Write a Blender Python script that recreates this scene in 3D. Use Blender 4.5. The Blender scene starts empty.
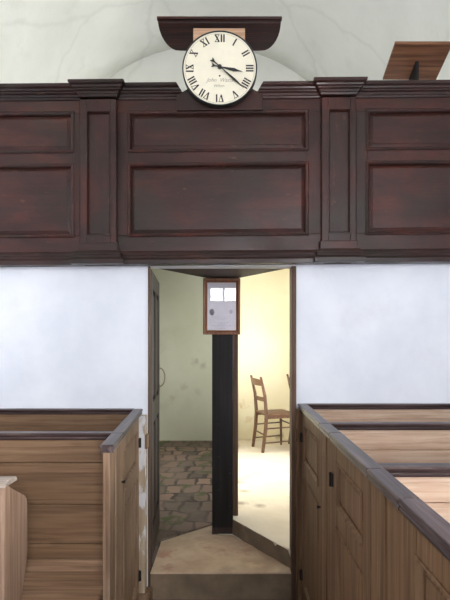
import bpy, bmesh, math, random
from mathutils import Vector, Matrix
random.seed(7)
sc = bpy.context.scene
COL = sc.collection
EYE = 1.69
F = 500.0            # focal length in pixels of the 450x600 frame

# ------------------------------------------------------------------ helpers
def at(px, py, Y):   # a measured point of the photograph at a known distance
    return ((px - 234) * Y / F, Y, EYE + (343 - py) * Y / F)
def X(px, Y): return (px - 234) * Y / F
def Zf(py, Y): return EYE + (343 - py) * Y / F
def lin(c):
    c = c / 255.0
    return c / 12.92 if c <= 0.04045 else ((c + 0.055) / 1.055) ** 2.4
def rgb(r, g, b): return (lin(r), lin(g), lin(b), 1)

def tag(o, label=None, cat=None, group=None, kind=None):
    if label: o['label'] = label
    if cat: o['category'] = cat
    if group: o['group'] = group
    if kind: o['kind'] = kind
    return o
def thing(name, loc, label, cat, group=None):
    o = bpy.data.objects.new(name, None)
    o.empty_display_size = 0.1
    COL.objects.link(o)
    o.location = loc
    return tag(o, label, cat, group)
def root_of(o):
    while o.parent: o = o.parent
    return o

class MB:
    def __init__(s): s.v = []; s.f = []
    def add(s, vs, fs):
        n = len(s.v); s.v += [tuple(p) for p in vs]
        s.f += [tuple(i + n for i in f) for f in fs]
        return s
    def box(s, x0, x1, y0, y1, z0, z1, m=None):
        P = [(x, y, z) for x in (x0, x1) for y in (y0, y1) for z in (z0, z1)]
        if m: P = [m(*p) for p in P]
        return s.add(P, [(0,1,3,2),(4,6,7,5),(0,4,5,1),(2,3,7,6),(0,2,6,4),(1,5,7,3)])
    def loft(s, rings, close=True, caps=True):
        n = len(rings[0]); vs = [p for r in rings for p in r]; fs = []
        for k in range(len(rings) - 1):
            for i in range(n if close else n - 1):
                j = (i + 1) % n
                fs.append((k*n+i, k*n+j, (k+1)*n+j, (k+1)*n+i))
        if caps:
            fs.append(tuple(range(n))[::-1]); fs.append(tuple(range((len(rings)-1)*n, len(rings)*n)))
        return s.add(vs, fs)
    def prism(s, poly, a, b, m):          # polygon (p,q) extruded from a to b ; m(p,q,t) -> xyz
        return s.loft([[m(p, q, a) for p, q in poly], [m(p, q, b) for p, q in poly]])
    def ringloop(s, rings):               # closed both ways (frames)
        n = len(rings[0]); k = len(rings)
        vs = [p for r in rings for p in r]; fs = []
        for a in range(k):
            b = (a + 1) % k
            for i in range(n):
                j = (i + 1) % n
                fs.append((a*n+i, a*n+j, b*n+j, b*n+i))
        return s.add(vs, fs)
    def tube(s, path, r, n=10):
        path = [Vector(p) for p in path]; rings = []
        if not isinstance(r, (list, tuple)): r = [r] * len(path)
        for k, p in enumerate(path):
            t = (path[min(k+1, len(path)-1)] - path[max(k-1, 0)]).normalized()
            up = Vector((0, 0, 1)) if abs(t.z) < 0.9 else Vector((0, 1, 0))
            u = t.cross(up).normalized(); w = u.cross(t)
            rings.append([p + (u*math.cos(2*math.pi*i/n) + w*math.sin(2*math.pi*i/n)) * r[k] for i in range(n)])
        return s.loft(rings)
    def build(s, name, mat, parent=None, bevel=0.0, smooth=False, kind=None, subdiv=0):
        me = bpy.data.meshes.new(name)
        o0 = root_of(parent).location if parent else Vector((0, 0, 0))
        me.from_pydata([Vector(p) - o0 for p in s.v], [], s.f)
        bm = bmesh.new(); bm.from_mesh(me)
        bmesh.ops.recalc_face_normals(bm, faces=bm.faces)
        bm.to_mesh(me); bm.free()
        o = bpy.data.objects.new(name, me); COL.objects.link(o)
        me.materials.append(mat)
        if parent: o.parent = parent
        if bevel:
            b = o.modifiers.new('bevel', 'BEVEL'); b.width = bevel; b.segments = 2
            b.limit_method = 'ANGLE'; b.angle_limit = math.radians(40)
        if smooth:
            for p in me.polygons: p.use_smooth = True
        if kind: o['kind'] = kind
        return o

def plane_map(O, U, N):
    """u along, v up, w out of the face."""
    O = Vector(O); U = Vector(U).normalized(); N = Vector(N).normalized()
    return lambda u, v, w: tuple(O + U * u + N * w + Vector((0, 0, v)))

def raised_panel(mb, m, u0, u1, v0, v1, back, mid, bev, thick=0.012):
    """fielded panel: margin at depth 'back', bevel rising to a field at 'mid'"""
    def ring(d, w): return [m(u0+d, v0+d, w), m(u1-d, v0+d, w), m(u1-d, v1-d, w), m(u0+d, v1-d, w)]
    mb.loft([ring(0, back - thick), ring(0, back), ring(0.004, back), ring(bev, mid - 0.003), ring(bev + 0.0015, mid), ring(bev + 0.004, mid)])
def rect_moulding(mb, m, u0, u1, v0, v1, prof):
    """prof: closed list of (inset, w) swept around a rectangle with mitred corners"""
    rings = []
    for cu, cv, su, sv in ((u0, v0, 1, 1), (u1, v0, -1, 1), (u1, v1, -1, -1), (u0, v1, 1, -1)):
        rings.append([m(cu + su*d, cv + sv*d, w) for d, w in prof])
    mb.ringloop(rings)
def sweep(mb, path, prof, zs=None, skew0=0, skew1=0, zref=0):
    """prof (out,z) swept along an XY polyline; out is towards -Y side (right of +X travel); mitred"""
    P = [Vector((a, b)) for a, b in path]; rings = []
    for k, p in enumerate(P):
        if k == 0: d0 = d1 = (P[1] - P[0]).normalized()
        elif k == len(P)-1: d0 = d1 = (P[-1] - P[-2]).normalized()
        else: d0 = (P[k] - P[k-1]).normalized(); d1 = (P[k+1] - P[k]).normalized()
        n0 = Vector((d0.y, -d0.x)); n1 = Vector((d1.y, -d1.x))
        nn = (n0 + n1); nn /= max(0.3, nn.dot(n0))
        ring = []
        for o, z in prof:
            q = p + nn * o
            if k == 0: q = q + d0 * skew0 * (z - zref)
            if k == len(P)-1: q = q + d0 * skew1 * (z - zref)
            ring.append((q.x, q.y, z))
        rings.append(ring)
    mb.loft(rings)

# ---------------------------------------------------------------- materials
def new_mat(name):
    m = bpy.data.materials.new(name); m.use_nodes = True
    nt = m.node_tree; b = nt.nodes['Principled BSDF']
    return m, nt, b
def N_(nt, t, **kw):
    n = nt.nodes.new(t)
    for k, v in kw.items():
        if k in n.inputs.keys(): n.inputs[k].default_value = v
        else: setattr(n, k, v)
    return n
def coords(nt, scale=(1, 1, 1), loc=(0, 0, 0), rot=(0, 0, 0)):
    tc = nt.nodes.new('ShaderNodeTexCoord'); mp = nt.nodes.new('ShaderNodeMapping')
    mp.inputs['Scale'].default_value = scale; mp.inputs['Location'].default_value = loc; mp.inputs['Rotation'].default_value = rot
    nt.links.new(tc.outputs['Object'], mp.inputs['Vector']); return mp.outputs[0]
def ramp(nt, src, stops):
    r = nt.nodes.new('ShaderNodeValToRGB'); e = r.color_ramp.elements
    while len(e) < len(stops): e.new(0.5)
    for el, (p, c) in zip(e, stops): el.position = p; el.color = c
    nt.links.new(src, r.inputs[0]); return r.outputs[0]
def noise(nt, vec, scale, detail=4, rough=0.55, dist=0):
    n = N_(nt, 'ShaderNodeTexNoise', Scale=scale, Detail=detail, Roughness=rough, Distortion=dist)
    nt.links.new(vec, n.inputs['Vector']); return n.outputs['Fac']
def mix(nt, fac, a, b, mode='MIX'):
    n = nt.nodes.new('ShaderNodeMix'); n.data_type = 'RGBA'; n.blend_type = mode
    for src, i in ((fac, 0), (a, 6), (b, 7)):
        if hasattr(src, 'is_linked') or hasattr(src, 'links'): nt.links.new(src, n.inputs[i])
        else: n.inputs[i].default_value = src
    return n.outputs[2]
def bump(nt, b, h, strength, dist=0.01):
    n = N_(nt, 'ShaderNodeBump', Strength=strength, Distance=dist)
    nt.links.new(h, n.inputs['Height']); nt.links.new(n.outputs[0], b.inputs['Normal'])
def wood(name, dark, base, light, axis='x', rough=0.6, grain=1.0, patch=None, patch_amt=0.5, knots=0.0, bumps=0.25, seed=0):
    m, nt, b = new_mat(name)
    long, cross = 0.9 * grain, 24 * grain
    s = {'x': (long, cross, cross), 'y': (cross, long, cross), 'z': (cross, cross, long)}[axis]
    v = coords(nt, s, (seed*3.1, seed*1.7, seed*2.3))
    g = noise(nt, v, 2.2, 7, 0.6, 0.6)
    c = ramp(nt, g, [(0.28, dark), (0.5, base), (0.72, light)])
    v2 = coords(nt, (1, 1, 1), (seed, 0, seed*.5))
    if patch:
        p = noise(nt, v2, 3.2, 5, 0.6)
        pf = ramp(nt, p, [(0.48, (0, 0, 0, 1)), (0.66, (patch_amt,)*3 + (1,))])
        c = mix(nt, pf, c, patch)
    big = noise(nt, coords(nt, tuple(0.35*q for q in s), (seed*5, 0, 0)), 1.3, 2)
    c = mix(nt, 0.55, c, ramp(nt, big, [(0.3, (0.62, 0.62, 0.62, 1)), (0.7, (1, 1, 1, 1))]), 'MULTIPLY')
    if knots:
        vo = N_(nt, 'ShaderNodeTexVoronoi', Scale=5.5)
        nt.links.new(coords(nt, {'x': (.5, 1, 1), 'y': (1, .5, 1), 'z': (1, 1, .5)}[axis]), vo.inputs['Vector'])
        kf = ramp(nt, vo.outputs['Distance'], [(0.05, (knots,)*3 + (1,)), (0.13, (0, 0, 0, 1))])
        c = mix(nt, kf, c, dark)
    sk = noise(nt, coords(nt, tuple(.5*q for q in s), (seed*2, seed*4, 0)), 2.0, 5, .7, .3)
    c = mix(nt, ramp(nt, sk, [(.56, (0, 0, 0, 1)), (.68, (.55,)*3 + (1,))]), c, dark)
    sk = noise(nt, coords(nt, tuple(.4*q for q in s), (seed*6, seed, 3)), 2.4, 5, .7)
    c = mix(nt, ramp(nt, sk, [(.58, (0, 0, 0, 1)), (.72, (.6,)*3 + (1,))]), c, light)
    nt.links.new(c, b.inputs['Base Color'])
    b.inputs['Roughness'].default_value = rough
    b.inputs['Specular IOR Level'].default_value = .3
    bump(nt, b, g, bumps, 0.004)
    return m
def plaster(name, c0, c1, stain=None, amt=0.3, rough=0.9, sc_=1.6, bumps=0.25, cracks=None, spots=()):
    m, nt, b = new_mat(name); v = coords(nt)
    c = ramp(nt, noise(nt, v, sc_, 5), [(0.35, c0), (0.65, c1)])
    if stain:
        f = ramp(nt, noise(nt, v, 2.3, 7, 0.65), [(0.55, (0, 0, 0, 1)), (0.72, (amt,)*3 + (1,))])
        c = mix(nt, f, c, stain)
    for (x, y, z, r, col, a) in spots:      # worn patches and the step's painted sunlit patch, ragged outline, fixed in place
        sub = N_(nt, 'ShaderNodeVectorMath', operation='DISTANCE'); tc = nt.nodes.new('ShaderNodeTexCoord')
        nt.links.new(tc.outputs['Object'], sub.inputs[0]); sub.inputs[1].default_value = (x, y, z)
        ad = N_(nt, 'ShaderNodeMath', operation='MULTIPLY_ADD')
        nt.links.new(noise(nt, v, 14, 5, 0.7), ad.inputs[0]); ad.inputs[1].default_value = r * 4.5
        nt.links.new(sub.outputs['Value'], ad.inputs[2])
        f = ramp(nt, ad.outputs[0], [(r * 2.2, (a,)*3 + (1,)), (r * 2.2 + 0.07, (0, 0, 0, 1))])
        c = mix(nt, f, c, col)
    if cracks:
        vo = N_(nt, 'ShaderNodeTexVoronoi', Scale=0.5, feature='DISTANCE_TO_EDGE')
        nv = N_(nt, 'ShaderNodeTexNoise', Scale=1.4, Detail=4); nt.links.new(v, nv.inputs['Vector'])
        va = N_(nt, 'ShaderNodeVectorMath', operation='MULTIPLY_ADD')
        nt.links.new(nv.outputs['Color'], va.inputs[0]); va.inputs[1].default_value = (.7, .7, .7); nt.links.new(v, va.inputs[2])
        nt.links.new(va.outputs[0], vo.inputs['Vector'])
        f = ramp(nt, vo.outputs['Distance'], [(0.0, (0.22,)*3 + (1,)), (0.022, (0, 0, 0, 1))])
        c = mix(nt, f, c, cracks)
    nt.links.new(c, b.inputs['Base Color']); b.inputs['Roughness'].default_value = rough
    bump(nt, b, noise(nt, v, 9, 5), bumps, 0.01)
    return m
def plain(name, c, rough=0.5, metal=0.0, var=0.15):
    m, nt, b = new_mat(name)
    n = noise(nt, coords(nt), 18, 4)
    lo = tuple(q * (1 - var) for q in c[:3]) + (1,)
    nt.links.new(ramp(nt, n, [(0.35, lo), (0.65, c)]), b.inputs['Base Color'])
    b.inputs['Roughness'].default_value = rough; b.inputs['Metallic'].default_value = metal
    return m

GAL = dict(dark=rgb(38, 23, 22), base=rgb(64, 36, 35), light=rgb(82, 47, 43))
M = {}
def paint(name, axis, cols, seed, rough=.42):
    m, nt, b = new_mat(name)
    v = coords(nt, (1, 1, 1), (seed*1.3, seed*.7, seed*2.1))
    st = {'x': (.35, 1, 1), 'z': (1, 1, .35)}[axis]
    vs_ = coords(nt, st, (seed*2.3, seed*.2, seed*1.1))
    c = ramp(nt, noise(nt, vs_, 5, 7, .65, .4), [(.3, cols[0]), (.5, cols[1]), (.7, cols[2])])
    f = ramp(nt, noise(nt, v, 2.6, 5, .6), [(.48, (0, 0, 0, 1)), (.64, (.6,)*3 + (1,))])
    c = mix(nt, f, c, cols[3])
    f = ramp(nt, noise(nt, vs_, 26, 3, .6), [(.66, (0, 0, 0, 1)), (.72, (.55,)*3 + (1,))])   # scuffs
    c = mix(nt, f, c, cols[4])
    fg = tuple(a*k for a, k in zip(st, (6, 6, 6)))
    gr = noise(nt, coords(nt, {'x': (1, 40, 40), 'z': (40, 40, 1)}[axis], (seed, 0, 0)), 2, 4)
    c = mix(nt, .35, c, ramp(nt, gr, [(.3, (.55, .55, .55, 1)), (.7, (1.1, 1.1, 1.1, 1))]), 'MULTIPLY')
    nt.links.new(c, b.inputs['Base Color'])
    rr = ramp(nt, noise(nt, v, 4, 4), [(.35, (rough - .1,)*3 + (1,)), (.65, (rough + .12,)*3 + (1,))])
    nt.links.new(rr, b.inputs['Roughness']); b.inputs['Specular IOR Level'].default_value = .35
    bump(nt, b, gr, .15, .003)
    return m
GC = (rgb(36, 21, 18), rgb(58, 32, 28), rgb(84, 43, 36), rgb(46, 40, 34), rgb(104, 70, 58))
M['gal_x'] = paint('gallery paint across', 'x', GC, 1)
M['gal_z'] = paint('gallery paint upright', 'z', GC, 2)
M['gal_top'] = paint('gallery moulding paint', 'x', (rgb(30, 19, 17), rgb(48, 29, 26), rgb(70, 40, 34), rgb(42, 36, 31), rgb(92, 64, 54)), 3, .38)
M['rest_dark'] = wood('dark bookrest', rgb(30, 17, 15), rgb(48, 26, 22), rgb(84, 44, 32), 'x', 0.4, seed=5)
M['rest_brown'] = wood('brown bookrest', rgb(82, 52, 38), rgb(136, 92, 66), rgb(160, 114, 82), 'x', 0.45, seed=6)
M['case'] = wood('clock case pine', rgb(150, 110, 84), rgb(196, 156, 126), rgb(214, 178, 148), 'x', 0.6, seed=7)
M['cap_l'] = wood('pew cap brown', rgb(34, 24, 23), rgb(62, 47, 46), rgb(104, 86, 82), 'x', 0.35, seed=8)
M['cap_ly'] = wood('pew cap brown long', rgb(34, 24, 23), rgb(66, 52, 52), rgb(120, 104, 102), 'y', 0.33, seed=9)
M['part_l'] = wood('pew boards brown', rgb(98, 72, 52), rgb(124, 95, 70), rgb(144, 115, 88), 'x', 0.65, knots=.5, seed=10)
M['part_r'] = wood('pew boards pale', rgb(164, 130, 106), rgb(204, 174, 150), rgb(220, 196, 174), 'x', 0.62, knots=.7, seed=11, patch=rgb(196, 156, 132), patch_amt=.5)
M['door_l'] = wood('pew door oak', rgb(94, 71, 53), rgb(138, 110, 87), rgb(164, 138, 114), 'z', 0.6, seed=12, patch=rgb(170, 146, 124), patch_amt=.5)
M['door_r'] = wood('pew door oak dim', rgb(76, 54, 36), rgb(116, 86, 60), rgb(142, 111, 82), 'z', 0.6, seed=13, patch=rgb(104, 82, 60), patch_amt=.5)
M['bench'] = wood('bench oak', rgb(114, 88, 70), rgb(150, 122, 102), rgb(170, 144, 124), 'z', 0.45, seed=14)
M['seat'] = wood('seat boards', rgb(112, 84, 64), rgb(156, 124, 98), rgb(178, 148, 120), 'x', 0.6, seed=15)
M['pale'] = wood('worn pale rail', rgb(130, 116, 104), rgb(160, 146, 134), rgb(180, 168, 158), 'x', .6, seed=22)
M['post'] = wood('blackened oak', rgb(14, 11, 12), rgb(24, 20, 21), rgb(40, 33, 34), 'z', 0.65, seed=16)
M['jamb'] = wood('jamb oak', rgb(66, 46, 36), rgb(98, 72, 56), rgb(122, 94, 74), 'z', 0.6, seed=17)
M['dkdoor'] = wood('dark door oak', rgb(38, 28, 26), rgb(58, 44, 41), rgb(76, 60, 55), 'z', 0.5, seed=18)
M['lintel'] = wood('lintel oak', rgb(34, 22, 18), rgb(56, 38, 30), rgb(78, 54, 42), 'x', 0.6, seed=19)
M['chair'] = wood('chair beech', rgb(66, 46, 34), rgb(104, 75, 57), rgb(130, 96, 74), 'z', 0.5, seed=20)
M['frame'] = wood('picture frame oak', rgb(88, 54, 36), rgb(132, 86, 60), rgb(156, 108, 78), 'z', 0.4, grain=2, seed=21)
M['white'] = plaster('limewashed wall', rgb(222, 225, 234), rgb(234, 236, 243), rgb(206, 206, 212), .25, sc_=2.5, bumps=.2)
M['vault'] = plaster('vault plaster', rgb(222, 222, 213), rgb(233, 232, 225), rgb(204, 204, 192), .4, sc_=.9, bumps=.3, cracks=rgb(186, 190, 180))
_st = rgb(150, 142, 108)
M['green'] = plaster('greenish damp plaster', rgb(214, 213, 188), rgb(224, 223, 204), rgb(198, 197, 170), .5, sc_=1.1,
    spots=[(-.56, 7.2, 1.40, .05, rgb(150, 140, 110), .5), (-.44, 7.2, 1.36, .03, rgb(150, 140, 110), .45), (-.72, 7.2, 1.05, .05, rgb(178, 166, 136), .4), (-.52, 7.2, .98, .03, rgb(170, 158, 128), .35), (-.9, 7.2, .9, .04, rgb(176, 166, 136), .35)])
M['yellow'] = plaster('yellow plaster', rgb(240, 232, 204), rgb(247, 241, 218), rgb(228, 214, 176), .45, sc_=1.3,
    spots=[(.14, 7.2, .80, .08, rgb(206, 176, 120), .6), (.22, 7.2, .58, .07, rgb(206, 180, 130), .5), (.66, 7.2, .36, .05, rgb(120, 120, 80), .7)])
M['iron'] = plain('black iron', rgb(34, 31, 32), .5, .6)
M['brass'] = plain('worn brass ring', rgb(168, 158, 132), .4, .8)
M['face'] = plain('painted clock face', rgb(238, 230, 208), .5, 0, .05)
M['ink'] = plain('black clock paint', rgb(34, 32, 32), .5)
M['inkgrey'] = plain('faded script paint', rgb(176, 166, 150), .6)
M['rim'] = plain('dark clock rim', rgb(52, 56, 52), .4, .3)
M['paper'] = plain('certificate paper', rgb(226, 220, 228), .8, 0, .08)
M['mount'] = plain('pale mount', rgb(232, 226, 230), .8, 0, .04)
M['print'] = plain('grey print', rgb(150, 148, 158), .8)
M['print2'] = plain('pale grey print', rgb(196, 190, 200), .8)
def glass(name):
    m, nt, b = new_mat(name)
    out = nt.nodes['Material Output']; nt.nodes.remove(b)
    tr = N_(nt, 'ShaderNodeBsdfTransparent'); gl = N_(nt, 'ShaderNodeBsdfGlossy', Roughness=0.02)
    fr = N_(nt, 'ShaderNodeFresnel', IOR=1.5); mx = N_(nt, 'ShaderNodeMixShader')
    nt.links.new(fr.outputs[0], mx.inputs[0]); nt.links.new(tr.outputs[0], mx.inputs[1]); nt.links.new(gl.outputs[0], mx.inputs[2])
    nt.links.new(mx.outputs[0], out.inputs[0]); return m
M['glass'] = glass('clear glass')
def stone(name, cells, cols, mortar, moss=None, scale=(4, 3, 1), dist=.15):
    m, nt, b = new_mat(name)
    v = coords(nt)
    nv = N_(nt, 'ShaderNodeTexNoise', Scale=2.5, Detail=3); nt.links.new(v, nv.inputs['Vector'])
    va = N_(nt, 'ShaderNodeVectorMath', operation='MULTIPLY_ADD')
    nt.links.new(nv.outputs['Color'], va.inputs[0]); va.inputs[1].default_value = (dist,)*3; nt.links.new(v, va.inputs[2])
    br = N_(nt, 'ShaderNodeTexBrick', Scale=cells); br.inputs['Mortar Size'].default_value = .022
    br.inputs['Brick Width'].default_value = scale[0]; br.inputs['Row Height'].default_value = scale[1]
    br.inputs['Mortar Smooth'].default_value = .5
    br.inputs['Color1'].default_value = cols[0]; br.inputs['Color2'].default_value = cols[1]; br.inputs['Mortar'].default_value = mortar
    nt.links.new(va.outputs[0], br.inputs['Vector'])
    c = br.outputs['Color']
    f = ramp(nt, noise(nt, v, 3.1, 4), [(0.42, (0, 0, 0, 1)), (0.6, (.6,)*3 + (1,))])
    c = mix(nt, f, c, cols[2])
    if moss:
        f = ramp(nt, noise(nt, v, 4.4, 3), [(0.57, (0, 0, 0, 1)), (0.64, (.8,)*3 + (1,))])
        c = mix(nt, f, c, moss)
    nt.links.new(c, b.inputs['Base Color']); b.inputs['Roughness'].default_value = .75
    bump(nt, b, br.outputs['Fac'], -.5, .012)
    return m
M['cobble'] = stone('brick and cobble floor', 1, (rgb(152, 124, 106), rgb(88, 78, 70), rgb(124, 106, 94)), rgb(66, 56, 48), rgb(78, 86, 46), (.17, .24), .28)
M['flag'] = stone('nave stone flags', 1, (rgb(96, 84, 70), rgb(82, 72, 60), rgb(88, 77, 64)), rgb(84, 74, 62), None, (.7, .5))
M['chalk'] = plaster('pale worn lime floor', rgb(222, 211, 194), rgb(234, 225, 210), rgb(186, 166, 142), .7, sc_=2.4, bumps=.6,
    spots=[(.06, 4.35, .297, .03, rgb(120, 104, 88), .8), (.10, 4.7, .297, .02, rgb(140, 122, 104), .7), (.05, 5.0, .297, .025, rgb(150, 130, 110), .6), (.22, 4.28, .297, .018, rgb(120, 100, 82), .6)])
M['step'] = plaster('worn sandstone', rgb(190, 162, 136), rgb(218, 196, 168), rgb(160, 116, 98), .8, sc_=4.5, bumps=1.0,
    spots=[(-.42, .30, .183, .10, rgb(176, 126, 106), .75), (-.36, .05, .183, .07, rgb(168, 122, 104), .6), (.22, .10, .183, .07, rgb(228, 206, 174), .6), (-.50, .1, .183, .05, rgb(128, 98, 82), .7), (.05, .02, .183, .04, rgb(140, 112, 92), .6)])  # pale right-hand patch is sunlight painted into the tread; the rest is wear
M['riser'] = plaster('grey brown stone riser', rgb(112, 96, 78), rgb(140, 120, 98), rgb(84, 72, 60), .7, sc_=5, bumps=.8)
def peel(name):
    m, nt, b = new_mat(name); v = coords(nt)
    c = ramp(nt, noise(nt, coords(nt, (10, 10, 1)), 2, 5), [(.3, rgb(150, 128, 104)), (.7, rgb(196, 176, 150))])
    f = ramp(nt, noise(nt, coords(nt, (2, 2, 1)), 5, 6, .6), [(.5, (0, 0, 0, 1)), (.56, (.9, .9, .9, 1))])
    c = mix(nt, f, c, rgb(222, 222, 226))
    nt.links.new(c, b.inputs['Base Color']); b.inputs['Roughness'].default_value = .8
    return m
M['peel'] = peel('peeling white paint on wood')
M['bar'] = plain('white window paint', rgb(226, 226, 226), .6)

# ------------------------------------------------------------------ setting
W = 3.29             # doorway wall, front face
XL, XR = -2.7, 1.9   # side walls
YB, YE = -3.0, 7.2   # wall behind, end wall
VC, VR, VS = -.40, 2.30, 3.68   # vault centre x, radius, springing
DL, DR = X(150, W), X(291.5, W)  # door opening
ZS = .183            # step level
ZR = .297            # right-hand room floor
LINT = 2.195         # soffit over the doorway
PY = 3.94            # front of the black post
PX0, PX1 = X(212, PY), X(233, PY)
GZ = 2.78            # gallery floor

MB().box(XL, XR, YB, W + .1, -.15, 0).build('floor', M['flag'], kind='structure')

def wall_x(name, x0, x1, y0, y1, z0, z1, holes, mat):
    """wall lying along Y with rectangular holes (ya,yb,za,zb), sorted by ya"""
    mb = MB(); y = y0
    cols = []
    for h in sorted(holes): cols.append(h)
    ys = sorted({y0, y1, *[h[0] for h in holes], *[h[1] for h in holes]})
    for a, b in zip(ys[:-1], ys[1:]):
        hs = sorted([(h[2], h[3]) for h in holes if h[0] <= a + 1e-6 and h[1] >= b - 1e-6])
        z = z0
        for za, zb in hs:
            mb.box(x0, x1, a, b, z, za); z = zb
        mb.box(x0, x1, a, b, z, z1)
    return mb.build(name, mat, kind='structure')
RW = [(-.7, .8, 1.45, 3.3), (4.75, 6.25, 1.0, 2.25), (4.2, 6.2, 2.95, 3.62)]
LW = [(-2.4, -.8, 1.45, 3.3), (5.0, 5.9, 1.2, 2.2)]
wall_x('wall_right', XR, XR + .15, YB, YE, 0, VS, RW, M['white'])
wall_x('wall_left', XL - .15, XL, YB, YE, 0, VS, LW, M['white'])
# wall behind the camera with a small high window and a larger one added for light
bw = (-.54, .08, 2.58, 3.02)
bw_added = (.55, 1.7, 1.45, 3.3)  # added opening, put in to light the doorway wall from behind right
mb = MB()
mb.box(XL, bw[0], YB - .15, YB, 0, 6.1); mb.box(bw_added[1], XR, YB - .15, YB, 0, 6.1); mb.box(bw[1], bw_added[0], YB - .15, YB, 0, 6.1)
for q in (bw, bw_added):
    mb.box(q[0], q[1], YB - .15, YB, 0, q[2]); mb.box(q[0], q[1], YB - .15, YB, q[3], 6.1)
mb.build('wall_back', M['white'], kind='structure')
# barrel vault
arc = [(math.pi * k / 48) for k in range(49)]
inner = [(VC + VR * math.cos(a), VS + VR * math.sin(a)) for a in arc]
outer = [(VC + (VR + .12) * math.cos(a), VS + (VR + .12) * math.sin(a)) for a in arc]
poly = inner + outer[::-1]
ceil = MB()
rings = []
for k in range(21):
    y = YB - .15 + (YE + .3 - YB) * k / 20
    rings.append([(p, y, q) for p, q in poly])
ceil.loft(rings).build('ceiling', M['vault'], kind='structure', smooth=False)
for p in bpy.data.objects['ceiling'].data.polygons: p.use_smooth = len(p.vertices) == 4
# end wall: lower storey split by the dividing wall, gallery storey above
MB().box(XL, -.03, YE, YE + .15, 0, GZ).build('wall_end', M['green'], kind='structure')
MB().box(-.03, XR, YE, YE + .15, 0, GZ).build('wall_far', M['yellow'], kind='structure')
MB().box(XL, XR, YE, YE + .15, GZ, 6.1).build('wall_gallery', M['vault'], kind='structure')
# linings of the two vestibule rooms
MB().box(XL, XL + .02, W + .12, 4.98, .1, GZ - .02).box(XL, XL + .02, 5.92, YE, .1, GZ - .02).box(XL, XL + .02, 4.98, 5.92, .1, 1.2).box(XL, XL + .02, 4.98, 5.92, 2.2, GZ - .02).build('wall_left_room', M['green'], kind='structure')
MB().box(XR - .02, XR, W + .12, 4.75, .1, GZ - .02).box(XR - .02, XR, 6.25, YE, .1, GZ - .02).box(XR - .02, XR, 4.75, 6.25, .1, 1.0).box(XR - .02, XR, 4.75, 6.25, 2.25, GZ - .02).build('wall_right_room', M['yellow'], kind='structure')
# doorway wall
mb = MB()
mb.box(XL, DL - .012, W, W + .03, 0, GZ).box(XL, DL - .06, W + .03, W + .11, 0, GZ).box(DR + .030, XR, W, W + .11, 0, GZ).box(DL - .012, DR + .030, W, W + .11, LINT + .0, GZ)
mb.build('wall_front', M['white'], kind='structure')
# jamb linings
MB().box(DL - .012, DL, W - .012, W + .03, 0, LINT).build('trim_1', M['jamb'], bevel=.003, kind='structure')
MB().box(DR, DR + .030, W - .014, W + .12, 0, LINT).build('trim_2', M['jamb'], bevel=.003, kind='structure')
# wall between the two rooms
mb = MB(); mb.box(-.13, -.05, PY + .16, YE, 0, GZ); mb.build('wall_middle_left', M['green'], kind='structure')
mb = MB(); mb.box(-.05, .03, PY + .16, YE, 0, GZ); mb.build('wall_middle_right', M['yellow'], kind='structure')
MB().box(XL, XR, W + .11, YE, GZ, GZ + .1).build('ceiling_under_gallery', M['white'], kind='structure')
# V shaped lintel block over the step
mb = MB()
V = [(DL - .01, W + .12), (DR + .02, W + .12), (PX1, PY + .10), (PX0, PY + .10)]
mb.prism(V, LINT + .01, GZ, lambda p, q, t: (p, q, t))
mb.build('trim_3', M['lintel'], bevel=.004, kind='structure')
# floors of the two rooms
mb = MB()
mb.loft([[(XL, W + .12, -.05), (DL - .01, W + .12, -.05), (-.555, 3.81, -.05), (PX0 + .03, 4.17, -.05), (-.06, 4.17, -.05), (-.06, YE, -.05), (XL, YE, -.05)],
         [(XL, W + .12, ZS + .01), (DL - .01, W + .12, ZS + .01), (-.555, 3.81, ZS + .01), (PX0 + .03, 4.17, ZS + .012), (-.06, 4.17, ZS + .015), (-.06, YE, .285), (XL, YE, .285)]])
mb.build('floor_left_room', M['cobble'], kind='structure')
mb = MB()
RP = [(DR + .02, W + .03), (XR, W + .03), (XR, YE), (-.04, YE), (-.04, PY + .16), (PX1 - .005, PY + .02)]
mb.prism(RP, -.05, ZR, lambda p, q, t: (p, q, t))
mb.build('floor_right_room', M['chalk'], kind='structure')
# kerb of the right hand room along the V
k = thing('kerb', (DR, W + .1, ZS), 'low brown stone kerb slanting from the black post to the right door jamb', 'kerb')
a = Vector((PX1 + .004, PY + .012)); b_ = Vector((DR + .015, W + .055)); d = (b_ - a).normalized(); n = Vector((d.y, -d.x))
if n.y > 0: n = -n
mb = MB(); segs = 8; rings = []
for i in range(segs + 1):
    p = a + (b_ - a) * i / segs
    j = random.uniform(-.006, .006)
    q0 = p + n * (.002); q1 = p + n * (.018 + j)
    rings.append([(q0.x, q0.y, ZS), (q1.x, q1.y, ZS), (q1.x - n.x*.006, q1.y - n.y*.006, ZR - .004 + j*.4), (q0.x, q0.y, ZR + .001)])
mb.loft(rings); mb.build('kerb_stone', M['riser'], k, bevel=.003)

# threshold step
st = thing('door_step', ((DL + DR) / 2, W, 0), 'worn sandstone step with a stone riser filling the doorway in front of the black post', 'step')
tri = [(DL + .002, W - .004), (DR - .002, W - .004), (DR - .002, W + .10), (PX1 - .01, PY - .0), (PX0 - .002, PY - .0), (PX0 - .002, 4.15), (-.555, 3.80), (DL + .002, W + .125)]
mb = MB()
def grid_tri(p, q):
    return ZS + .006*math.sin(p*9+1) * math.cos(q*7)
top = [(p, q, ZS) for p, q in tri]
low = [(p, q, ZS - .014) for p, q in tri]
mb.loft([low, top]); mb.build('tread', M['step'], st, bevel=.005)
mb = MB(); mb.box(DL + .002, DR - .002, W + .004, W + .1, 0, ZS - .014); mb.build('riser', M['riser'], st)

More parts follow.
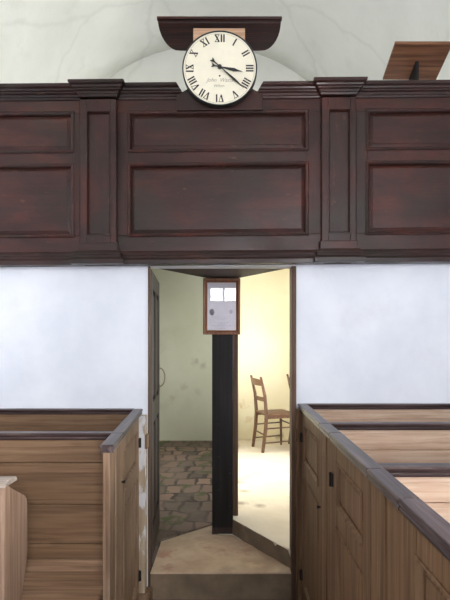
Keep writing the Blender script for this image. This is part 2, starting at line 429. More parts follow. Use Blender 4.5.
# dark panelled door standing open into the left room
d1 = bpy.data.objects.new('door_1', None); COL.objects.link(d1); d1.location = (DL, W + .1, ZS); d1['kind'] = 'structure'
pm = plane_map((DL + .004, W + .036, ZS + .018), (-.082, 1, 0), (1, .082, 0))
DW, DH = .80, LINT - ZS - .03
mb = MB()
for u0, u1 in ((0, .11), (DW - .11, DW)): mb.box(u0, u1, 0, DH, -.035, 0, pm)
for v0, v1 in ((0, .2), (.93, 1.08), (DH - .12, DH)): mb.box(.11, DW - .11, v0, v1, -.035, 0, pm)
mb.box(.35, .45, .2, .93, -.035, 0, pm); mb.box(.35, .45, 1.08, DH - .12, -.035, 0, pm)
mb.build('door_frame', M['dkdoor'], d1, bevel=.003)
for u0, u1 in ((.11, .35), (.45, DW - .11)):
    for v0, v1 in ((.2, .93), (1.08, DH - .12)):
        mb = MB(); raised_panel(mb, pm, u0, u1, v0, v1, -.018, -.006, .035); mb.build('door_panel', M['dkdoor'], d1)
mb = MB(); h = []
for i in range(17):
    t = math.pi * i / 16
    h.append(pm(DW - .05, 1.21 + .075*math.cos(t), .004 + .042*math.sin(t)))
mb.tube(h, .0055, 8); mb.box(DW-.065, DW-.035, 1.10, 1.15, 0, .006, pm).box(DW-.065, DW-.035, 1.27, 1.32, 0, .006, pm)
mb.build('door_handle', M['brass'], d1, smooth=True)

# windows: frame with glazing bars, a pane, daylight outside
def area(name, loc, rot, sx, sy, power, col):
    l = bpy.data.lights.new(name, 'AREA'); l.shape = 'RECTANGLE'; l.size = sx; l.size_y = sy; l.energy = power; l.color = col
    o = bpy.data.objects.new(name, l); COL.objects.link(o); o.location = loc; o.rotation_euler = rot
    return o
def window(n, m, w, h, cols, rows, bar=.011):
    mb = MB(); t = .03
    mb.box(0, t, 0, h, -.02, .02, m).box(w - t, w, 0, h, -.02, .02, m).box(t, w - t, 0, t, -.02, .02, m).box(t, w - t, h - t, h, -.02, .02, m)
    fr = mb.build('window_%d' % n, M['bar'], kind='structure')
    mb = MB()
    for i in range(1, cols): mb.box(w*i/cols - bar, w*i/cols + bar, t, h - t, -.015, .015, m)
    for i in range(1, rows): mb.box(t, w - t, h*i/rows - .011, h*i/rows + .011, -.0145, .0145, m)
    if cols > 1 or rows > 1: mb.build('glazing_bars', M['bar'], fr)
    mb = MB(); mb.box(t, w - t, t, h - t, -.002, .002, m); mb.build('window_pane', M['glass'], fr)
COOL = (.965, .98, 1.0)
WARM = (.98, .985, .95)
PW = dict(nr=430, ng=135, vr=170, nl=80, vl=82, nb_added=225)
keys_r = ('nr', 'vr', 'ng')
n = 1
for (ya, yb, za, zb), kx in zip(RW, keys_r):
    window(n, plane_map((XR + .07, ya, za), (0, 1, 0), (-1, 0, 0)), yb - ya, zb - za, 3 if kx != 'ng' else 4, 4 if kx == 'nr' else 2)
    area('daylight', (XR + .16, (ya+yb)/2, (za+zb)/2), (0, math.radians(90), 0), zb - za, yb - ya, PW[kx], WARM if kx == 'ng' else COOL)
    n += 1
for (ya, yb, za, zb), kx in zip(LW, ('nl', 'vl')):
    window(n, plane_map((XL - .07, ya, za), (0, 1, 0), (1, 0, 0)), yb - ya, zb - za, 3, 4 if kx == 'nl' else 2)
    area('daylight', (XL - .16, (ya+yb)/2, (za+zb)/2), (0, math.radians(-90), 0), zb - za, yb - ya, PW[kx], COOL)
    n += 1
window(n, plane_map((bw[0], YB - .07, bw[2]), (1, 0, 0), (0, 1, 0)), bw[1] - bw[0], bw[3] - bw[2], 2, 1, .026)
area('daylight', ((bw[0]+bw[1])/2, YB - .16, (bw[2]+bw[3])/2), (math.radians(90), 0, 0), bw[1]-bw[0], bw[3]-bw[2], 20, COOL)

window(n + 1, plane_map((bw_added[0], YB - .07, bw_added[2]), (1, 0, 0), (0, 1, 0)), bw_added[1] - bw_added[0], bw_added[3] - bw_added[2], 3, 4)
area('daylight', ((bw_added[0]+bw_added[1])/2, YB - .16, (bw_added[2]+bw_added[3])/2), (math.radians(90), 0, 0), bw_added[1]-bw_added[0], bw_added[3]-bw_added[2], PW['nb_added'], COOL)  # lamp of the added window, light from the right behind the camera

# ------------------------------------------------------------ gallery front
G = 3.23
gx = lambda p: X(p, G)
gz = lambda p: Zf(p, G)
g = thing('gallery_front', (gx(219), G + .05, gz(265)), 'long dark red-brown panelled gallery front running across above the doorway', 'gallery front')
gm = plane_map((0, G, 0), (1, 0, 0), (0, -1, 0))
def tilt(mb):        # the old front rises a little to the right
    mb.v = [(x, y, z + .0085 * (x - gx(219))) for x, y, z in mb.v]; return mb
x0, x1 = XL, XR
CG0, CG1 = gx(187), gx(253)     # break in the cornice for the clock
zc0, zc1 = Zf(98.5, 3.215), Zf(81.5, 3.17)       # cornice foot and top
# backing board
mb = MB(); mb.box(x0, x1, G + .025, G + .055, gz(264), gz(99)); mb.box(x0, CG0, G + .025, G + .055, gz(99), zc1 - .02); mb.box(CG1, x1, G + .025, G + .055, gz(99), zc1 - .02)
tilt(mb).build('backing', M['gal_x'], g)
mb = MB(); mb.box(x0, CG0, G + .075, G + .42, zc1 - .05, zc1 - .022).box(CG1, x1, G + .075, G + .42, zc1 - .05, zc1 - .022).box(CG0, CG1, G + .12, G + .42, zc1 - .05, zc1 - .022)
tilt(mb).build('ledge', M['gal_x'], g, bevel=.003)
# framing
PIL = [(80, 116), (322, 356)]
bays = [(-132, 72, -118, 72), (118, 320, 128, 307), (357, 512, 367, 500)]   # bay limits, panel limits
def fbox(name, px0, px1, py0, py1, mat): # framing member
    mb = MB(); mb.box(gx(px0), gx(px1), gz(py1), gz(py0), -.03, 0, gm); return tilt(mb).build(name, mat, g, bevel=.003)
L_, R_ = 234 + XL*F/G, 234 + XR*F/G
BAY = [(L_, 80, L_ + 30, 72.5), (116, 322, 129, 307), (356, R_, 367.5, R_ - 15)]
for b0, b1, p0, p1 in BAY:
    fbox('top_rail', b0, b1, 96, 112, M['gal_x'])
    fbox('middle_rail', p0, p1, 150, 164, M['gal_x'])
    fbox('bottom_rail', b0, b1, 234.5, 252, M['gal_x'])
    fbox('stile', b0, p0, 112, 234.5, M['gal_z'])
    fbox('stile', p1, b1, 112, 234.5, M['gal_z'])
    for q0, q1 in ((112, 150), (164, 234.5)):
        mb = MB(); raised_panel(mb, gm, gx(p0), gx(p1), gz(q1), gz(q0), -.022, -.006, .034)
        pn = tilt(mb).build('panel', M['gal_x'], g)
        mb = MB(); rect_moulding(mb, gm, gx(p0), gx(p1), gz(q1), gz(q0), [(-.012, 0), (-.012, .006), (-.004, .011), (.008, .004), (.014, -.012), (.014, -.02), (0, -.02), (0, 0)])
        tilt(mb).build('panel_moulding', M['gal_z'], pn, bevel=.001)
# pilasters
PO = .045
qx = lambda p: X(p, G - PO)
qz = lambda p: Zf(p, G - PO)
for pl0, pl1 in PIL:
    px_ = plane_map((0, G - PO, 0), (1, 0, 0), (0, -1, 0))
    mb = MB()
    i0, i1 = pl0 + 6.5, pl1 - 5.5
    mb.box(qx(pl0), qx(i0), qz(252), qz(98), -PO - .02, 0, px_).box(qx(i1), qx(pl1), qz(252), qz(98), -PO - .02, 0, px_)
    mb.box(qx(i0), qx(i1), qz(110), qz(98), -PO - .02, 0, px_).box(qx(i0), qx(i1), qz(252), qz(234), -PO - .02, 0, px_)
    ps = tilt(mb).build('pilaster', M['gal_z'], g, bevel=.003)
    mb = MB(); raised_panel(mb, px_, qx(i0), qx(i1), qz(234), qz(110), -.024, -.020, .006)
    tilt(mb).build('pilaster_panel', M['gal_z'], ps)
    mb = MB(); rect_moulding(mb, px_, qx(i0), qx(i1), qz(234), qz(110), [(-.004, 0), (-.004, .004), (.003, .004), (.011, -.012), (.011, -.023), (0, -.023), (0, 0)])
    tilt(mb).build('pilaster_moulding', M['gal_z'], ps)
    mb = MB(); mb.box(qx(pl0 - 2), qx(pl1 + 2), qz(252), qz(241.5), -PO, .008, px_); tilt(mb).build('plinth_block', M['gal_x'], ps, bevel=.005)
# cornice with breaks over the pilasters
def breaks(xs, xe, pils, over):
    p = [(xs, G)]
    for a, b in pils: p += [(qx(a) - over, G), (qx(a) - over, G - PO), (qx(b) + over, G - PO), (qx(b) + over, G)]
    p.append((xe, G)); return p
h = zc1 - zc0
cp = [(-.04, zc0), (.004, zc0), (.008, zc0 + .06*h), (.010, zc0 + .16*h), (.015, zc0 + .2*h), (.021, zc0 + .34*h), (.032, zc0 + .42*h), (.032, zc0 + .5*h),
      (.041, zc0 + .56*h), (.044, zc0 + .68*h), (.056, zc0 + .78*h), (.060, zc0 + .86*h), (.060, zc0 + h), (-.04, zc0 + h)]
mb = MB(); sweep(mb, breaks(x0, CG0, PIL[:1], 0), cp, skew1=-.75, zref=zc0); tilt(mb).build('cornice', M['gal_top'], g, bevel=.0015)
mb = MB(); sweep(mb, breaks(CG1, x1, PIL[1:], 0), cp, skew0=.75, zref=zc0); tilt(mb).build('cornice', M['gal_top'], g, bevel=.0015)
# scooped rail under the clock
mb = MB(); cx, cz, rr = X(219.7, 3.2), Zf(68.5, 3.2), .232
arcp = []
for i in range(13):
    t = math.radians(-148 + 116 * i / 12)
    arcp.append((cx + rr*math.cos(t), cz + rr*math.sin(t)))
pl = [(cx - .275, gz(112)), (cx + .275, gz(112)), (cx + .275, gz(97))] + [p for p in arcp[::-1]] + [(cx - .275, gz(97))]
mb.prism(pl, -.02, .03, lambda p, q, t: gm(p, q, t)); tilt(mb).build('scooped_rail', M['gal_top'], g, bevel=.003)
# base moulding
b0_, b1_ = gz(264.4), gz(250.5); hb = b1_ - b0_
bp = [(-.03, b0_), (.040, b0_), (.040, b0_ + .30*hb), (.034, b0_ + .38*hb), (.024, b0_ + .48*hb), (.022, b0_ + .6*hb), (.026, b0_ + .7*hb), (.018, b0_ + .85*hb), (.006, b1_), (-.03, b1_)]
mb = MB(); sweep(mb, breaks(x0, x1, PIL, .012), bp); tilt(mb).build('base_moulding', M['gal_top'], g, bevel=.0015)

# --------------------------------------------------------------------- clock
CY = 3.15
cX, cZ, cR = X(219.7, CY), Zf(68.3, CY), 37.5 * CY / F
ck = thing('wall_clock', (cX, CY + .1, cZ - cR), 'round white-faced clock with black Roman numerals fixed on the gallery front', 'clock')
cm = plane_map((cX, CY, cZ), (1, 0, 0), (0, -1, 0))
def disc(mb, cu, cv, r, w0, w1, n=72, mm=cm):
    ring = lambda r_, w: [mm(cu + r_*math.cos(2*math.pi*i/n), cv + r_*math.sin(2*math.pi*i/n), w) for i in range(n)]
    mb.loft([ring(r, w0), ring(r, w1)])
mb = MB(); mb.box(X(193.5, 3.2), X(245, 3.2), CY + .03, CY + .165, gz(98.5)+.012, Zf(30, 3.2)); mb.build('case', M['case'], ck, bevel=.004)
mb = MB(); disc(mb, 0, 0, cR*.972, -.03, 0); fc = mb.build('dial', M['face'], ck, bevel=.002)
mb = MB()
prof = [(cR*.965, -.03), (cR, -.03), (cR, .004), (cR*.99, .007), (cR*.966, .003)]
rings = []
for i in range(96):
    t = 2*math.pi*i/96; rings.append([cm(r*math.cos(t), r*math.sin(t), w) for r, w in prof])
mb.ringloop(rings); mb.build('rim', M['rim'], ck, smooth=False)
def stroke(mb, p0, p1, w, M_):
    dx, dy = p1[0]-p0[0], p1[1]-p0[1]; L = math.hypot(dx, dy); nx, ny = -dy/L*w/2, dx/L*w/2
    q = [(p0[0]-nx, p0[1]-ny), (p1[0]-nx, p1[1]-ny), (p1[0]+nx, p1[1]+ny), (p0[0]+nx, p0[1]+ny)]
    mb.prism(q, .0005, .0015, M_)
NUM = ['XII', 'I', 'II', 'III', 'IIII', 'V', 'VI', 'VII', 'VIII', 'IX', 'X', 'XI']
H = .19 * cR; TH = .038*cR; TN = .015*cR
for k, s in enumerate(NUM):
    ang = -2*math.pi*k/12; ca, sa = math.cos(ang), math.sin(ang); rc = .80*cR
    def mm(p, q, t, ca=ca, sa=sa, rc=rc): q += rc; return cm(p*ca - q*sa, p*sa + q*ca, t)
    wd = {'I': .36*H, 'V': .86*H, 'X': .84*H}
    tot = sum(wd[c] for c in s); u = -tot/2; mb = MB(); t_ = H/2
    for c in s:
        a0, a1 = u + .07*H, u + wd[c] - .07*H; mid = (a0+a1)/2
        if c == 'I':
            stroke(mb, (mid, -t_), (mid, t_), TH, mm)
        elif c == 'V':
            stroke(mb, (a0 + .08*H, t_), (mid, -t_), TH, mm); stroke(mb, (a1 - .08*H, t_), (mid, -t_), TN, mm)
        else:
            stroke(mb, (a0 + .08*H, t_), (a1 - .08*H, -t_), TH, mm); stroke(mb, (a1 - .08*H, t_), (a0 + .08*H, -t_), TN, mm)
        stroke(mb, (a0, t_), (a1, t_), TN, mm)
        if c != 'V': stroke(mb, (a0, -t_), (a1, -t_), TN, mm)
        u += wd[c]
    mb.build('numeral', M['ink'], fc)
# minute ring
mb = MB(); rings = []
for i in range(96):
    t = 2*math.pi*i/96; rings.append([cm(r*math.cos(t)*cR, r*math.sin(t)*cR, w) for r, w in ((.925, .0003), (.932, .0003), (.932, .001), (.925, .001))])
mb.ringloop(rings); mb.build('minute_ring', M['inkgrey'], fc)
mb = MB(); disc(mb, .0, -.20*cR, .024*cR, .0003, .0015, 16); mb.build('winding_hole', M['ink'], fc)
def hand(name, deg, length, tail, wid, w):
    a = -math.radians(deg); ca, sa = math.cos(a), math.sin(a)
    def hm(p, q, t): return cm(p*ca - q*sa, .02*cR + p*sa + q*ca, t)
    mb = MB()
    leaf = [(-.010*cR, 0), (-.013*cR, .15*length), (-wid, .62*length), (-.012*cR, .85*length), (-.003*cR, length), (.003*cR, length), (.012*cR, .85*length), (wid, .62*length), (.013*cR, .15*length), (.010*cR, 0)]
    mb.prism(leaf, w, w + .002, hm)
    mb.prism([(-.012*cR, 0), (-.016*cR, -.6*tail), (-.052*cR, -.9*tail), (-.045*cR, -tail), (0, -.86*tail), (.045*cR, -tail), (.052*cR, -.9*tail), (.016*cR, -.6*tail), (.012*cR, 0)], w, w + .002, hm)
    mb.build(name, M['ink'], ck)
hand('hour_hand', 102, .62*cR, .22*cR, .045*cR, .010)
hand('minute_hand', 131.5, .86*cR, .30*cR, .030*cR, .014)
mb = MB(); disc(mb, 0, .02*cR, .055*cR, .002, .018, 24); mb.build('hub', M['ink'], ck, bevel=.002)
def text(s, size, loc, mat, name, parent, shear=.35):
    cu = bpy.data.curves.new(name, 'FONT'); cu.body = s; cu.size = size; cu.shear = shear; cu.align_x = 'CENTER'; cu.extrude = .0004
    o = bpy.data.objects.new(name, cu); COL.objects.link(o)
    dg = bpy.context.evaluated_depsgraph_get(); me = bpy.data.meshes.new_from_object(o.evaluated_get(dg))
    bpy.data.objects.remove(o)
    mb = MB(); mb.add([(loc[0] + v.co.x, loc[1] - v.co.z, loc[2] + v.co.y) for v in me.vertices], [tuple(p.vertices) for p in me.polygons])
    bpy.data.meshes.remove(me)
    return mb.build(name, mat, parent)
text('John  Watts', .034, (cX + .0, CY - .001, cZ - .36*cR), M['inkgrey'], 'signature', fc)
text('Wilton', .024, (cX - .006, CY - .001, cZ - .50*cR), M['inkgrey'], 'signature', fc)

# ----------------------------------------------------------------- bookrests
zl = zc1 - .022 + .0085*(1.25 - gx(219)) + .001
br = thing('bookrest', (X(219, 3.4), 3.45, zl), 'wide dark bookrest with rounded ends projecting above and behind the clock', 'bookrest')
pN, pF = (3.33, Zf(23, 3.33)), (3.56, Zf(51, 3.56))
def bm_(u, v, w):   # u across, v 0 near edge..1 far edge, w thickness
    y = pN[0] + (pF[0]-pN[0])*v; z = pN[1] + (pF[1]-pN[1])*v
    return (u, y, z + w)
uL, uR = X(158, 3.33), X(281, 3.33)
out = [(uL, 0), (uR, 0), (uR, .12)]
for i in range(1, 8):
    t = math.radians(90 * i / 8); out.append((uR - .115*(1 - math.cos(t)), .12 + .88*math.sin(t)))
out.append((uR - .13, 1)); out.append((uL + .13, 1))
for i in range(7, 0, -1):
    t = math.radians(90 * i / 8); out.append((uL + .115*(1 - math.cos(t)), .12 + .88*math.sin(t)))
out.append((uL, .12))
mb = MB(); mb.prism(out, 0, .022, lambda p, q, t: bm_(p, q, t)); mb.build('board', M['rest_dark'], br, bevel=.003)
mb = MB(); mb.box(uL - .006, uR + .006, -.06, .05, .018, .034, bm_); mb.build('front_lip', M['rest_dark'], br, bevel=.003)
for xx in (X(205, 3.5), X(232, 3.5)):
    mb = MB(); mb.box(xx - .02, xx + .02, 3.45, 3.50, zl, bm_(0, .55, 0)[2]); mb.build('leg', M['rest_dark'], br)
br = thing('bookrest', (1.25, 3.5, zl), 'mid-brown tilted bookrest standing alone on the right of the gallery ledge', 'bookrest')
pN, pF = (3.35, Zf(43.5, 3.35)), (3.63, Zf(80, 3.63))
uL, uR = X(395, 3.35), X(453, 3.35)
mb = MB(); mb.box(uL, uR, 0, 1, 0, .016, bm_); mb.build('board', M['rest_brown'], br, bevel=.003)
mb = MB()
xg = 1.265
mb.prism([(3.48, bm_(0, (3.48-3.35)/.28, 0)[2] + .002), (3.62, bm_(0, .96, 0)[2] + .002), (3.62, zl), (3.48, zl)], xg, xg + .022, lambda p, q, t: (t, p, q))
mb.build('bracket', M['post'], br, bevel=.002)

# ---------------------------------------------------------------- black post
po = thing('timber_post', ((PX0 + PX1)/2, PY + .08, ZS), 'tall black timber post standing on the step in the middle of the doorway', 'post')
mb = MB(); mb.box(PX0, PX1, PY, PY + .155, ZS + .05, LINT + .005); mb.build('shaft', M['post'], po, bevel=.006)
mb = MB(); mb.box(PX0, PX1, PY - .0, PY + .155, ZS, ZS + .055); mb.build('foot_block', M['dkdoor'], po, bevel=.006)
for i in range(9):
    mb = MB(); nm = plane_map((0, PY, 0), (1, 0, 0), (0, -1, 0))
    disc(mb, PX1 - .025 - .09*(i % 2), .4 + i*.13, .006, -.002, .004, 10, nm); mb.build('nail_head', M['iron'], po)
mb = MB(); mb.box(PX1, PX1 + .041, PY + .09, PY + .155, ZR, LINT + .005); mb.build('jamb_strip', M['jamb'], po, bevel=.003)

# ------------------------------------------------------- framed certificate
FY = PY - .0315
fr = thing('framed_certificate', (X(221.5, FY), PY, Zf(334, FY)), 'framed certificate behind glass in a narrow brown wooden frame hung on the black post', 'picture')
fm = plane_map((0, FY, 0), (1, 0, 0), (0, -1, 0))
f0, f1, v0, v1 = X(203, FY), X(240.3, FY), Zf(334.5, FY), Zf(278, FY)
mb = MB(); rect_moulding(mb, fm, f0, f1, v0, v1, [(0, -.03), (0, -.004), (.006, 0), (.016, -.001), (.024, -.007), (.033, -.012), (.033, -.03)])
mb.build('frame', M['frame'], fr, bevel=.0015)
mb = MB(); mb.box(f0 + .02, f1 - .02, v0 + .02, v1 - .02, -.0295, -.021, fm); mb.build('mount', M['mount'], fr)
mb = MB(); mb.box(f0 + .042, f1 - .042, v0 + .042, v1 - .042, -.0208, -.0198, fm); pp = mb.build('print', M['paper'], fr)
def oval(px, py, a, b, mat):
    mb = MB(); c0, c1 = X(px, FY), Zf(py, FY)
    mb.loft([[fm(c0 + a*math.cos(t*math.pi/12), c1 + b*math.sin(t*math.pi/12), w) for t in range(24)] for w in (-.0197, -.0192)])
    mb.build('seal', mat, pp)
oval(211.8, 312, .020, .026, M['print']); oval(212, 312, .010, .015, M['print2']); oval(231, 311.5, .013, .017, M['print2'])
mb = MB()
for i in range(9):
    z = Zf(317 + i*1.45, FY); L = .075 - .02*((i*7) % 3)
    if i == 3: continue
    x = X(221.5, FY); xx = x - L
    while xx < x + L:
        wd = random.uniform(.006, .018); mb.box(xx, min(xx + wd, x + L), z, z + .0035, -.0197, -.0194, fm); xx += wd + .004
mb.build('print_lines', M['print2'], pp)
mb = MB(); mb.box(f0 + .03, f1 - .03, v0 + .03, v1 - .03, -.0165, -.0145, fm); mb.build('glass', M['glass'], fr)

# --------------------------------------------------------------------- chair
def make_chair(loc, rz, label):
    ch = thing('side_chair', (0, 0, 0), label, 'chair')
    wd, dp, sh, bh = .43, .36, .475, .965
    hw = wd/2
    def part(name, fn, bevel=.003, smooth=False):
        mb = MB(); fn(mb); return mb.build(name, M['chair'], ch, bevel=bevel, smooth=smooth)
    # local: back along x=0 side (posts at x=0), seat towards +x, width along y
    for s in (-1, 1):
        def f(mb, s=s):
            pts = [(-.05, 0, .017), (-.012, .28, .019), (0, sh, .020), (-.02, .72, .017), (-.075, bh - .01, .013), (-.078, bh, .009)]
            mb.loft([[(x - r, s*(hw - .02) - r, z), (x + r, s*(hw - .02) - r, z), (x + r, s*(hw - .02) + r, z), (x - r, s*(hw - .02) + r, z)] for x, z, r in pts])
        part('rear_leg', f, .004)
        def f(mb, s=s):
            mb.tube([(dp, s*(hw - .01), 0), (dp - .004, s*(hw - .012), .25), (dp - .01, s*(hw - .015), sh - .02)], [.013, .017, .019], 10)
        part('front_leg', f, 0, True)
    def seat(mb):
        o = [(-.01, -hw + .02), (.10, -hw - .002), (dp + .015, -hw - .012), (dp + .035, -hw + .04), (dp + .04, 0), (dp + .035, hw - .04), (dp + .015, hw + .012), (.10, hw + .002), (-.01, hw - .02)]
        mb.loft([[(x, y, sh - .012) for x, y in o], [(x, y, sh + .012) for x, y in o]])
    part('seat', seat, .006)
    for z0, z1, xo in ((.845, .925, -.052), (.645, .70, -.012)):
        def f(mb, z0=z0, z1=z1, xo=xo):
            rings = []
            for i in range(9):
                t = -1 + i/4; y = t*(hw - .03); bow = -.025*(1 - t*t); zz = .012*(1 - t*t) if z1 > .9 else 0
                rings.append([(xo + bow - .006, y, z0), (xo + bow + .006, y, z0), (xo + bow + .0 - .018, y, z1 + zz), (xo + bow - .030, y, z1 + zz)] if z1 > .9 else
                             [(xo + bow - .006, y, z0), (xo + bow + .006, y, z0), (xo + bow, y, z1), (xo + bow - .012, y, z1)])
            mb.loft(rings)
        part('back_slat', f, .002)
    def st(a, b): return lambda mb: mb.tube([a, b], .009, 8)
    for z in (.12, .30):
        for s in (-1, 1): part('stretcher', st((-.03, s*(hw - .02), z), (dp - .004, s*(hw - .012), z + .01)), 0, True)
    part('stretcher', st((-.02, -hw + .03, .22), (-.02, hw - .03, .22)), 0, True)
    part('stretcher', st((dp - .005, -hw + .02, .34), (dp - .005, hw - .02, .34)), 0, True)
    for s in (-1, 1): part('seat_rail', lambda mb: mb.box(0, dp, s*(hw - .021) - .009, s*(hw - .021) + .009, sh - .05, sh - .011))
    ch.location = loc; ch.rotation_euler = (0, 0, rz)
    return ch
# rear posts at (.38,6.33) near and (.254,6.76) far
mx_, my_ = (.38 + .254)/2, (6.33 + 6.76)/2
rz = math.atan2(.126, .43)
make_chair((mx_ + .04, my_, ZR), rz, 'brown wooden ladder-back chair by the yellow wall, seen whole through the doorway')
make_chair((.835, 6.72, ZR), rz*.4, 'brown wooden chair mostly hidden behind the right door jamb')

# ------------------------------------------------------------ pews, helpers
def cap_prof(t=.034):    # moulded rail, (across, up): top at 0
    return [(-.026, -t), (.026, -t), (.028, -t*.75), (.023, -t*.6), (.029, -t*.4), (.031, -t*.15), (.026, 0), (-.026, 0), (-.031, -t*.15), (-.029, -t*.4), (-.023, -t*.6), (-.028, -t*.75)]
def cap_run(parent, m, u0, u1, z, wc, mat, t=.034):
    """moulded cap along u, centred on w = wc, top at z"""
    mb = MB(); pr = cap_prof(t)
    mb.loft([[m(u, z + b, wc + a) for a, b in pr] for u in (u0, u1)])
    return mb.build('cap_rail', mat, parent, bevel=.002)
def hinge(parent, m, u, v, w=0, block=False):
    mb = MB(); mb.box(u - .018, u + .018, v - .028, v + .028, w, w + .007, m)
    mb.tube([m(u, v - .03, w + .009), m(u, v + .03, w + .009)], .007, 8)
    return mb.build('hinge', M['iron'], parent)
def strap(parent, m, u, v0, v1):
    mb = MB(); mb.box(u - .007, u + .007, v0, v1, 0, .003, m); return mb.build('hinge_strap', M['iron'], parent)
def pew_door(label, m, u0, u1, ztop, zbot, mat, capmat, hinge_u, knob_u, group=None, midz=.90, knob_z=.87):
    t = .034; base = m((u0+u1)/2, zbot, -t/2)
    d = thing('pew_door', base, label, 'pew door', group)
    s = min(.095, (u1-u0)*.15 + .01); zt = ztop - .034
    mb = MB(); mb.box(u0, u0 + s, zbot, zt, -t, 0, m); mb.build('stile', mat, d, bevel=.003)
    mb = MB(); mb.box(u1 - s, u1, zbot, zt, -t, 0, m); mb.build('stile', mat, d, bevel=.003)
    for a, b in ((zbot, zbot + .12), (midz - .045, midz + .045), (zt - .075, zt)):
        mb = MB(); mb.box(u0 + s, u1 - s, a, b, -t, -.001, m); mb.build('rail', mat, d, bevel=.003)
    for a, b in ((zbot + .12, midz - .045), (midz + .045, zt - .075)):
        mb = MB(); raised_panel(mb, m, u0 + s, u1 - s, a, b, -.022, -.010, .030); pn = mb.build('panel', mat, d)
        mb = MB(); rect_moulding(mb, m, u0 + s, u1 - s, a, b, [(-.004, -.0005), (-.004, .003), (.004, .003), (.013, -.012), (.013, -.022), (0, -.022)]); mb.build('panel_moulding', mat, pn)
    cap_run(d, m, u0 + .002, u1 - .002, ztop, -t/2, capmat)
    if hinge_u is not None:
        for v in (ztop - .20, zbot + .16): hinge(d, m, hinge_u, v)
    if knob_u is not None:
        mb = MB(); mb.tube([m(knob_u, knob_z, -.002), m(knob_u, knob_z, .008), m(knob_u, knob_z, .012), m(knob_u, knob_z, .018)], [.005, .005, .010, .007], 12); mb.build('knob', M['iron'], d, smooth=True)
    return d
def fixed_panel(label, m, u0, u1, ztop, zbot, mat, capmat, group=None):
    t = .034; p = thing('pew_end_panel', m((u0+u1)/2, zbot, -t/2), label, 'pew panel', group)
    mb = MB(); n_ = 2; g_ = .003
    for i in range(n_):
        a = u0 + (u1-u0)*i/n_; b = u0 + (u1-u0)*(i+1)/n_
        mb.box(a + g_/2, b - g_/2, zbot, ztop - .034, -t, 0 if i else -.004, m)
    mb.build('boards', mat, p, bevel=.002)
    cap_run(p, m, u0, u1, ztop, -t/2, capmat)
    return p
def partition(label, xa, xb, y, ztop, zbot, mat, capmat, seat=True, wall=False, planks=(.20, .24, .26, .30), gapdark=True):
    """transverse pew partition; its boarded face looks to the camera (-y) at y"""
    m = plane_map((xa, y, 0), (1, 0, 0), (0, -1, 0)); L = xb - xa; t = .03
    p = thing('pew_partition' if not wall else 'wall_panelling', (xa + L/2, y + t/2, zbot), label, 'pew partition' if not wall else 'panelling')
    mb = MB(); z = ztop - .03; i = 0
    while z > zbot + .01:
        hgt = planks[i % len(planks)]; z0 = max(zbot, z - hgt)
        mb.box(0, L, z0 + .002, z - .001, -t, -.0015*(i % 2), m); z = z0; i += 1
    mb.build('boards', mat, p, bevel=.002)
    cap_run(p, m, 0, L, ztop, -t/2, capmat, .034)
    if seat:
        mb = MB(); mb.box(0, L, .60, .655, .0, .016, m); mb.build('seat_rail', M['seat'], p, bevel=.003)
        mb = MB(); mb.box(0, L, .57, .60, .0, .36, m); mb.build('seat', M['seat'], p, bevel=.006)
        mb = MB(); mb.box(.0, L, zbot, .57, .30, .325, m); mb.build('seat_front', M['seat'], p, bevel=.003)
    return p

# -------------------------------------------------------------- right pews
ZR_ = 1.293
XA = .432
rm = plane_map((XA, 0, 0), (0, 1, 0), (-1, 0, 0))
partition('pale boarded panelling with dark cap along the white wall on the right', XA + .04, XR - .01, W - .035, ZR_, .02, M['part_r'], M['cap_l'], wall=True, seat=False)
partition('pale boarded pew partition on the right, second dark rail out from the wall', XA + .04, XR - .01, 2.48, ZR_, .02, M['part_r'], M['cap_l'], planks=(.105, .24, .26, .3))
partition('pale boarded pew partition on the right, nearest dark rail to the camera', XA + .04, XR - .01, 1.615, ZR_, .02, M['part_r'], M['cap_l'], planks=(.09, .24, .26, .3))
pew_door('far right panelled pew door hinged beside the doorway wall', rm, 2.475, 3.185, ZR_, .06, M['door_r'], M['cap_ly'], 3.17, 2.50, midz=.91)
fixed_panel('plain upright pew panel between the far and middle doors on the right', rm, 2.215, 2.470, ZR_, .02, M['door_r'], M['cap_ly'])
pew_door('middle right panelled pew door with a black hinge, near the centre of the right pews', rm, 1.585, 2.210, ZR_, .06, M['door_r'], M['cap_ly'], 2.19, None, midz=.955)
fixed_panel('plain upright pew panel nearest the camera on the right aisle side', rm, 1.285, 1.580, ZR_, .02, M['door_r'], M['cap_ly'])
pew_door('nearest right panelled pew door cut off by the right edge of the photo', rm, .62, 1.280, ZR_, .06, M['door_r'], M['cap_ly'], None, None, midz=.955)
p = thing('hinge_post', (XA + .015, 3.235, 0), 'narrow brown hinge post between the right pew door and the right door jamb', 'post')
mb = MB(); mb.box(3.19, W - .016, 0, ZR_ - .034, -.036, .027, rm); mb.build('upright', M['door_r'], p, bevel=.003)
mb = MB(); mb.box(3.20, 3.255, ZR_ - .235, ZR_ - .155, .027, .036, rm); mb.build('hinge_block', M['door_r'], p, bevel=.003)
cap_run(p, rm, 3.187, W - .003, ZR_, -.017, M['cap_ly'])

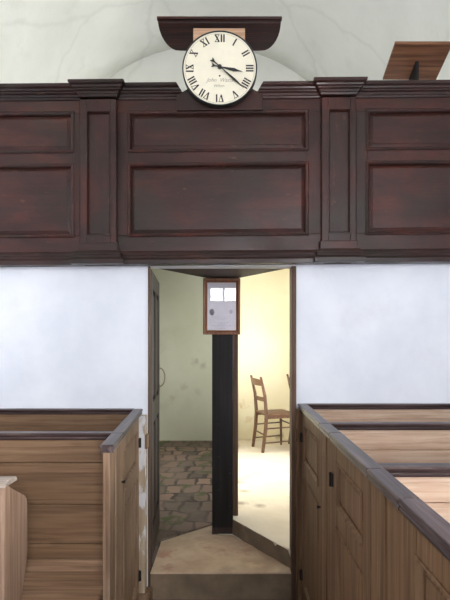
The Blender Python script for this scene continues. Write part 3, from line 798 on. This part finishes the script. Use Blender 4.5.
# --------------------------------------------------------------- left pews
ZL = 1.26
A0 = Vector((-.604, 3.19, 0)); A1 = Vector((-.519, 2.11, 0))
U = (A0 - A1).normalized(); LN = (A0 - A1).length
lm = plane_map(A1, U, (U.y, -U.x, 0))
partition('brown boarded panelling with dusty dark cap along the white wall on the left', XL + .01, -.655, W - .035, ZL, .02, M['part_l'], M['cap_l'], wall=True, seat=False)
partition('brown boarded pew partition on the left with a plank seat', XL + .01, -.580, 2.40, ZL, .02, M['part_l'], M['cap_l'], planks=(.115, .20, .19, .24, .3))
pew_door('left panelled pew door hinged beside the doorway wall', lm, .285, LN - .02, ZL, .06, M['door_l'], M['cap_ly'], LN - .035, .305, midz=.90, knob_z=1.02)
fixed_panel('plain upright end panel of the left pew, nearest the camera', lm, .0, .28, ZL, .02, M['door_l'], M['cap_ly'])
p = thing('hinge_post', (-.585, 3.24, 0), 'hinge post with peeling white paint left of the doorway', 'post')
mb = MB(); mb.box(-.652, -.572, 3.195, W - .001, .09, ZL - .04); mb.build('upright', M['peel'], p, bevel=.003)
mb = MB(); mb.box(-.630, -.535, 3.17, W - .001, 0, .09); mb.build('plinth', M['door_l'], p, bevel=.005)
mb = MB(); mb.box(-.572, -.556, 3.205, 3.265, ZL - .25, ZL - .16); mb.build('hinge_block', M['door_l'], p, bevel=.003)
cap_run(p, lm, LN - .018, LN + .085, ZL, -.017, M['cap_ly'])

# bench with a shaped end, cut by the left edge of the photo
bx = -.90
b = thing('bench', (-1.4, 2.05, 0), 'pale wooden bench with a shaped end in the left foreground', 'bench')
end = [(1.955, 0), (1.955, 1.125), (1.985, 1.128), (2.06, 1.085), (2.155, 1.035), (2.178, 1.01), (2.184, .97), (2.184, .79), (2.176, .74), (2.150, .68), (2.125, .61), (2.11, .52), (2.13, .45), (2.26, .42), (2.28, .39), (2.28, 0)]
mb = MB(); mb.prism(end, bx - .045, bx, lambda p, q, t: (t, p, q)); mb.build('end_panel', M['bench'], b, bevel=.006)
mb = MB(); mb.prism([(p_, q_) for p_, q_ in end], -2.30, -2.255, lambda p, q, t: (t, p, q)); mb.build('end_panel', M['bench'], b, bevel=.006)
mb = MB(); mb.box(-2.255, bx - .045, 1.96, 1.985, .12, 1.13); mb.build('backrest', M['bench'], b, bevel=.003)
mb = MB(); mb.loft([[(x, 1.925, 1.131), (x, 1.94, 1.15), (x, 1.975, 1.158), (x, 2.03, 1.15), (x, 2.04, 1.131)] for x in (-2.30, bx + .018)]); mb.build('top_rail', M['pale'], b, bevel=.004)
mb = MB(); mb.box(-2.255, bx - .045, 1.985, 2.03, .39, .42).box(-2.255, bx - .045, 2.03, 2.26, .39, .42); mb.build('seat', M['seat'], b, bevel=.003)

# -------------------------------------------------------------- world, camera
w = bpy.data.worlds.new('world'); sc.world = w; w.use_nodes = True
bg = w.node_tree.nodes['Background']
bg.inputs[0].default_value = (.75, .86, 1, 1); bg.inputs[1].default_value = 1.0
cam = bpy.data.cameras.new('camera'); co = bpy.data.objects.new('camera', cam); COL.objects.link(co)
co.location = (0, 0, EYE); co.rotation_euler = (math.radians(90), 0, 0)
cam.sensor_fit = 'VERTICAL'; cam.sensor_height = 36; cam.sensor_width = 27; cam.lens = F * 36 / 600
cam.shift_x = (225 - 234) / 600; cam.shift_y = 43 / 600
cam.clip_start = .05; cam.clip_end = 60
sc.camera = co
vs = sc.view_settings
vs.view_transform = 'Standard'; vs.look = 'None'; vs.exposure = 0.0; vs.gamma = 1; vs.use_curve_mapping = False
